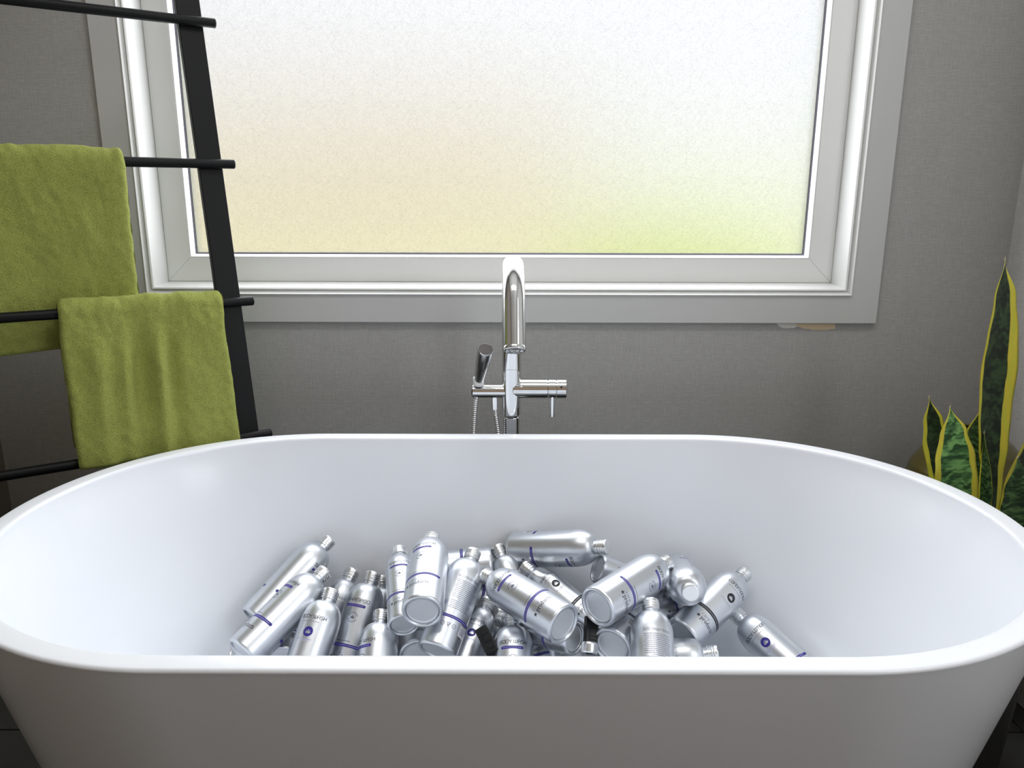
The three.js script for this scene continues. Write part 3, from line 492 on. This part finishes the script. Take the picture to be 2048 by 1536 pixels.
  const mk = (d, s) => { const t = new THREE.DataTexture(d, W, H); t.wrapS = THREE.RepeatWrapping; t.magFilter = THREE.LinearFilter; t.minFilter = THREE.LinearMipmapLinearFilter; t.generateMipmaps = true; if (s) t.colorSpace = THREE.SRGBColorSpace; t.needsUpdate = true; return t; };
  const p = mk(pbr, false);
  return std({ map: mk(col, true), metalnessMap: p, roughnessMap: p, metalness: 1, roughness: 1 });
}
const PRINT = {
  shampoo: sleeve('L', 'SHAMPOO', 1, PURPLE), body: sleeve('L', 'BODY WASH', 1, PURPLE), hand: sleeve('L', 'HAND WASH', 1, PURPLE), bodyIcon: sleeve('L', 'BODY WASH', 2, PURPLE),
  conditioner: sleeve('L', 'CONDITIONER', 2, BLACK), lotion: sleeve('L', 'BODY LOTION', 2, PURPLE), smallShampoo: sleeve('S', 'SHAMPOO', 1, PURPLE), smallBlack: sleeve('S', 'SHAMPOO', 2, BLACK), smallIcon: sleeve('S', 'SHAMPOO', 2, PURPLE),
};
M.bottleBase = std({ color: lin(0.76, 0.79, 0.82), metalness: 0.8, roughness: 0.45 });
const SHELL = {}, FOOT = {}, CAP = {};
for (const k of ['L', 'S']) {
  const { r, L, b, neck } = SIZE[k], pr = [[r * 0.80, 0.0052], [r * 0.815, 0.0022], [r * 0.85, 0.0006], [r * 0.885, 0], [r * 0.93, 0.0003], [r * 0.975, 0.0018], [r, 0.0048]];
  for (let i = 1; i <= 8; i++) pr.push([r, 0.0048 + (b - 0.0048) * i / 8]);
  for (let i = 1; i <= 16; i++) { const a = Math.PI / 2 * i / 16; pr.push([0.0120 + (r - 0.0120) * Math.cos(a) ** 0.95, b + (neck - b) * Math.sin(a)]); }
  pr.push([0.0119, neck + 0.001], [0.0118, neck + 0.0085]);
  SHELL[k] = lathe(pr, 64, L, 0.9);
  FOOT[k] = lathe([[0, 0.0048], [r * 0.3, 0.0046], [r * 0.70, 0.0042], [r * 0.72, 0.0034], [r * 0.765, 0.0034], [r * 0.785, 0.0046], [r * 0.80, 0.0054]], 48, L, 0.9);
  const c0 = L - 0.0175, cr = 0.0138, cp = [[0.0118, c0], [cr, c0], [cr, c0 + 0.0020], [cr - 0.0017, c0 + 0.0027], [cr - 0.0017, c0 + 0.0038], [cr, c0 + 0.0045], [cr, c0 + 0.0062], [cr - 0.0014, c0 + 0.0072], [cr, c0 + 0.0082], [cr, c0 + 0.0100], [cr - 0.0014, c0 + 0.0110], [cr, c0 + 0.0120], [cr, c0 + 0.0160], [cr - 0.0005, c0 + 0.0170], [cr - 0.0016, c0 + 0.0175], [0, c0 + 0.0175]];
  CAP[k] = lathe(cp, 40, L, 0.5);
}
function dented(k, list) { // [height, angle, height spread, angle spread, depth]
  const src = SHELL[k].clone(), p = src.attributes.position;
  for (let i = 0; i < p.count; i++) {
    const x = p.getX(i), y = p.getY(i), z = p.getZ(i), a = Math.atan2(x, z), q = Math.hypot(x, z); let d = 0;
    for (const [h, an, hs, as, dep] of list) { let da = a - an; da -= TAU * Math.round(da / TAU); d += dep * Math.exp(-(((y - h) / hs) ** 2) - ((da / as) ** 2)); }
    const s = Math.max(0.2, (q - d) / q); p.setXYZ(i, x * s, y, z * s);
  }
  const uv = src.attributes.uv.clone(); src.deleteAttribute('normal'); let g = creased(src, 0.9); g.setAttribute('uv', g.attributes.uv || uv); return g;
}
const protoBottle = {};
for (const k of ['L', 'S']) { const o = new THREE.Group(); mesh('bottle_body', SHELL[k], PRINT.body, o); mesh('bottle_base', FOOT[k], M.bottleBase, o); mesh('screw_cap', CAP[k], M.cap, o); protoBottle[k] = o; }
const HEAP = 'silver bottles heaped in the bathtub';
// one bottle: middle of its base, direction of its axis, which print, and how far the print is turned about the axis
function bottle(k, base, axis, print, spin, label, dents) {
  const o = protoBottle[k].clone(); o.name = numbered(k === 'L' ? 'aluminium_bottle' : 'slim_aluminium_bottle'); scene.add(o);
  o.position.set(...base);
  const y = V(...axis).normalize(), f = V(0, 0.5, 0.866); f.addScaledVector(y, -f.dot(y)).normalize().applyAxisAngle(y, rad(spin));
  const z = f.negate(), x = y.clone().cross(z).normalize();
  o.quaternion.setFromRotationMatrix(new THREE.Matrix4().makeBasis(x, y, z));
  o.children[0].material = PRINT[print]; if (dents) o.children[0].geometry = dented(k, dents);
  tag(o, label, 'bottle', HEAP); return o;
}
bottle('L', [-0.4412, 0.3063, 0.4571], [0.5317, 0.4813, -0.6655], 'shampoo', 70, 'long silver bottle at the back left, its cap the highest left of SHAMPOO');
bottle('L', [-0.432, 0.3023, 0.5511], [0.5385, 0.3958, -0.7086], 'body', -55, 'large silver bottle sloping down left, WASH at its edge, purple band near base');
bottle('S', [-0.3485, 0.2304, 0.4592], [0.3142, 0.6663, -0.6501], 'smallShampoo', 195, 'slim silver bottle showing small back text, wedged behind the two left body wash bottles');
bottle('L', [-0.3453, 0.2447, 0.5973], [0.1974, 0.6227, -0.7338], 'bodyIcon', -12, 'silver BODY WASH bottle with round purple icon, left front of the heap');
bottle('L', [-0.2883, 0.2258, 0.512], [0.2092, 0.7005, -0.6651], 'shampoo', -12, 'large upright silver SHAMPOO bottle with purple bar and round grey seal, left of centre');
bottle('S', [-0.2337, 0.1847, 0.4277], [-0.0564, 0.8444, -0.5328], 'smallShampoo', 180, 'silver bottle almost hidden, cap peeping out behind the large upright SHAMPOO bottle');
bottle('L', [-0.2168, 0.2218, 0.6283], [-0.0145, 0.607, -0.7895], 'body', -40, 'plain silver shoulder and ridged cap before the upright SHAMPOO bottle, print cut by rim');
bottle('S', [-0.1754, 0.3379, 0.5231], [-0.1673, 0.3422, -0.9257], 'smallShampoo', 5, 'slim silver SHAMPOO bottle pointing its round base at the viewer, left of the topmost bottle');
bottle('L', [-0.1398, 0.3862, 0.5635], [-0.0118, 0.222, -0.974], 'body', -18, 'silver BODY WASH bottle atop the heap, pale round base facing the viewer');
bottle('L', [-0.1201, 0.3063, 0.5499], [0.2837, 0.5606, -0.7744], 'shampoo', 205, 'large silver bottle with back text, recycling icons and barcode, leaning right of the top one');
bottle('L', [-0.0358, 0.3662, 0.3631], [-0.9936, -0.056, 0.0922], 'shampoo', 100, 'silver bottle lying sideways at the back, flat base end right behind the barcode bottle');
bottle('L', [-0.1082, 0.3064, 0.3496], [0.9801, -0.2169, 0.0113], 'shampoo', 10, 'silver bottle end with purple band, deep between barcode bottle and HAND WASH bottle');
bottle('L', [0.0819, 0.3801, 0.5885], [-0.673, 0.0529, -0.7407], 'hand', 14, 'large silver HAND WASH bottle lying diagonally in the middle of the heap');
bottle('S', [0.1457, 0.313, 0.4814], [-0.7196, 0.3378, -0.6043], 'smallBlack', 25, 'dented slim silver SHAMPOO bottle with round black icon above the HAND WASH bottle', [[0.132, Math.PI + 0.5, 0.012, 0.55, 0.007], [0.118, Math.PI - 0.7, 0.014, 0.5, 0.004], [0.140, Math.PI - 0.4, 0.007, 0.4, -0.0025]]);
bottle('L', [0.1325, 0.3997, 0.5712], [0.7186, 0.0586, -0.7042], 'body', 32, 'silver BODY WASH bottle right of centre, round base towards viewer and cap up right');
bottle('L', [0.0051, 0.3772, 0.323], [0.8605, 0.2446, 0.4481], 'body', 72, 'large silver bottle lying level across the back, topmost on the right, cap to the right');
bottle('S', [0.1529, 0.3743, 0.3898], [0.8906, -0.4212, -0.124], 'smallShampoo', 12, 'silver bottle at the back under the level one, base facing up left, star logo showing');
bottle('S', [0.0393, 0.2713, 0.4382], [-0.3905, 0.6788, -0.6241], 'smallBlack', 190, 'dim silver bottle neck in shade at the back, left of the level bottle');
bottle('L', [0.3082, 0.3469, 0.3462], [-0.1037, 0.282, 0.9521], 'body', 150, 'silver bottle pointing its flat white cap straight at the viewer, right side');
bottle('L', [0.2879, 0.3001, 0.4915], [0.739, 0.3101, -0.6331], 'conditioner', 12, 'large silver CONDITIONER bottle with black icon and black double band');
bottle('L', [0.5006, 0.2468, 0.5665], [-0.5291, 0.2775, -0.7565], 'lotion', -15, 'rightmost silver bottle with BODY LOTION and round purple icon, creased along its side', [[0.09, Math.PI + 0.95, 0.055, 0.16, 0.0032], [0.09, Math.PI + 1.25, 0.06, 0.1, -0.001]]);
bottle('L', [0.1542, 0.2547, 0.5123], [0.973, 0.2355, 0.1362], 'body', 180, 'silver bottle lying level at the front rim beneath the CONDITIONER bottle');
bottle('L', [0.2058, 0.2938, 0.6957], [0.0934, 0.5, -0.8594], 'body', 184, 'silver bottle with Refill Reuse Return text standing at the front right of the heap');
bottle('S', [0.2361, 0.3123, 0.435], [0.9001, -0.2368, -0.363], 'smallShampoo', 30, 'silver bottle with blue purple band lying level behind the Refill text bottle');
bottle('S', [0.2597, 0.3069, 0.3278], [0.402, -0.6813, 0.5815], 'smallShampoo', 180, 'silver bottle glimpsed in the gap left of the bottle whose white cap faces the viewer');
bottle('L', [0.1576, 0.3313, 0.5718], [0.4829, 0.1064, -0.8792], 'conditioner', 150, 'silver bottle at the front rim, pale ringed base facing viewer, right of the black pumps');
bottle('S', [0.1023, 0.3364, 0.5574], [-0.7202, -0.1847, -0.6627], 'smallShampoo', 120, 'slim silver bottle under the HAND WASH base, its ringed base turned right');
bottle('S', [0.0768, 0.189, 0.5727], [-0.1818, 0.6816, -0.7062], 'smallShampoo', -15, 'slim silver SHAMPOO bottle at the front rim, beneath the HAND WASH bottle');
bottle('L', [0.0024, 0.2384, 0.6584], [0.0034, 0.5645, -0.8254], 'body', 0, 'silver BODY WASH bottle at the front rim in the middle, dimpled shoulder', [[0.150, Math.PI + 0.12, 0.006, 0.3, 0.0022], [0.145, Math.PI + 1.0, 0.012, 0.2, 0.002]]);
bottle('S', [-0.0943, 0.243, 0.5668], [0.309, 0.525, -0.79], 'smallIcon', -12, 'slim silver SHAMPOO bottle with purple ring icon, partly covered by a black pump nozzle');
bottle('L', [-0.1537, 0.2811, 0.5267], [-0.1205, -0.0355, -0.9921], 'body', 0, 'silver bottle base peeping over the front rim, below the slim bottle showing its base');
bottle('S', [-0.4807, 0.2594, 0.4667], [0.8405, -0.4151, -0.3891], 'smallShampoo', 90, 'silver bottle at the far left bottom of the heap, lying under the sloping large one');
bottle('S', [-0.3818, 0.2689, 0.5146], [-0.0505, 0.0994, -0.9803], 'smallShampoo', 180, 'silver rounded bottle end in the gap between the two left body wash bottles');
bottle('S', [-0.0102, 0.1824, 0.5199], [-0.0633, 0.6911, -0.7203], 'smallShampoo', 120, 'silver bottle hidden behind the dimpled BODY WASH bottle cap, only an edge showing');
// the bottles underneath, which carry the heap
const BURIED = [
  ['S', [-0.1726, 0.197, 0.7493], [-0.067, -0.003, -0.998]],
  ['S', [0.2473, 0.195, 0.7764], [0.939, 0.117, 0.325]],
  ['L', [-0.4251, 0.2036, 0.5837], [0.675, -0.004, -0.737]],
  ['S', [-0.2253, 0.2247, 0.6604], [-0.062, -0.249, 0.966]],
  ['L', [0.1023, 0.2031, 0.8447], [0.995, -0, 0.1]],
  ['S', [0.1971, 0.1968, 0.5638], [0.959, -0.002, 0.284]],
  ['L', [0.0548, 0.263, 0.5833], [0.977, -0.182, 0.113]],
  ['L', [-0.3851, 0.203, 0.811], [0.945, 0, 0.328]],
  ['L', [0.0824, 0.2075, 0.7256], [0.879, 0.022, 0.476]],
  ['S', [-0.0695, 0.1965, 0.5105], [-0.974, 0.002, -0.228]],
  ['L', [-0.3025, 0.2031, 0.7874], [0.161, -0.001, -0.987]],
  ['S', [-0.0087, 0.2289, 0.7867], [-0.375, 0.218, -0.901]],
  ['L', [0.2245, 0.1968, 0.3943], [-0.861, 0.124, 0.494]],
  ['L', [0.3801, 0.2035, 0.7849], [0.561, -0.003, -0.828]],
  ['L', [0.3618, 0.2059, 0.6856], [-0.938, -0.022, -0.346]],
  ['L', [-0.0382, 0.1959, 0.6182], [-0.784, 0.362, 0.504]],
  ['L', [0.1649, 0.2005, 0.6846], [0.932, 0.109, 0.345]],
  ['S', [-0.1019, 0.222, 0.828], [-0.172, -0.228, -0.958]],
  ['L', [0.218, 0.2765, 0.7355], [0.505, -0.262, 0.822]],
  ['S', [0.0443, 0.1959, 0.3925], [-0.059, -0.007, 0.998]],
  ['L', [0.1057, 0.2039, 0.6424], [-0.89, -0.008, -0.457]],
  ['L', [0.0264, 0.2795, 0.7019], [0.884, -0.349, -0.311]],
  ['S', [-0.1951, 0.196, 0.8525], [0.992, 0.061, 0.113]],
  ['L', [0.082, 0.2268, 0.883], [-0.848, -0.187, -0.496]],
  ['L', [-0.0054, 0.2109, 0.6725], [0.461, -0.063, 0.885]],
];
BURIED.forEach(([k, base, axis], i) => { bottle(k, base, axis, k === 'L' ? ['shampoo', 'body', 'hand'][i % 3] : 'smallShampoo', 47 * i, 'silver aluminium bottle low in the heap, covered by other bottles').userData.group = 'bottles buried at the bottom of the heap'; });

// ------------------------------------------------------------------ black pump nozzles among the bottles
function pumpNozzle(name, a, b, up, label, collar) {
  const A = V(...a), B = V(...b), L = A.distanceTo(B), t = thing(name, A.clone(), label, 'pump nozzle');
  const y = A.clone().sub(B).normalize(), z = V(...up); z.addScaledVector(y, -z.dot(y)).normalize(); t.quaternion.setFromRotationMatrix(new THREE.Matrix4().makeBasis(y.clone().cross(z), y, z));
  const body = new RoundedBoxGeometry(0.0205, L, 0.013, 2, 0.0016); body.translate(0, -L / 2, 0); mesh('nozzle_body', body, M.blackPlastic, t);
  const rib = (yy, h) => { const g = new RoundedBoxGeometry(0.0125, h, 0.004, 2, 0.001); g.translate(0.0018, yy, 0.0054); return g; };
  mesh('thumb_pad', [rib(-0.011, 0.013), rib(-0.0255, 0.0125), rib(-L + 0.010, Math.max(0.006, L - 0.046))], M.blackPlastic, t);
  const st = rod(V(0, -L + 0.008, -0.004), V(0, -L + 0.008, -0.020), 0.0055, 20); mesh('pump_stem', st, M.rubber, t);
  if (collar) { const c = lathe([[0.006, -0.004], [0.0125, -0.004], [0.0132, -0.002], [0.0132, 0.010], [0.0122, 0.0125], [0.006, 0.0125]], 32, 1, 0.7); c.translate(0, -L - 0.009, -0.002); mesh('pump_collar', c, M.cap, t).userData.label = 'silver collar'; }
  return t;
}
pumpNozzle('pump_nozzle', [-0.0495, 0.3342, 0.5254], [-0.0281, 0.3177, 0.5706], [0, 0.5, 0.87], 'black plastic pump nozzle lying aslant, left of the middle BODY WASH bottle', false);
pumpNozzle('pump_nozzle', [0.1287, 0.3651, 0.5385], [0.1243, 0.3319, 0.5672], [0.25, 0.5, 0.87], 'black upright pump nozzle with silver collar, beneath the base of the right BODY WASH bottle', true);

renderer.render(scene, camera);
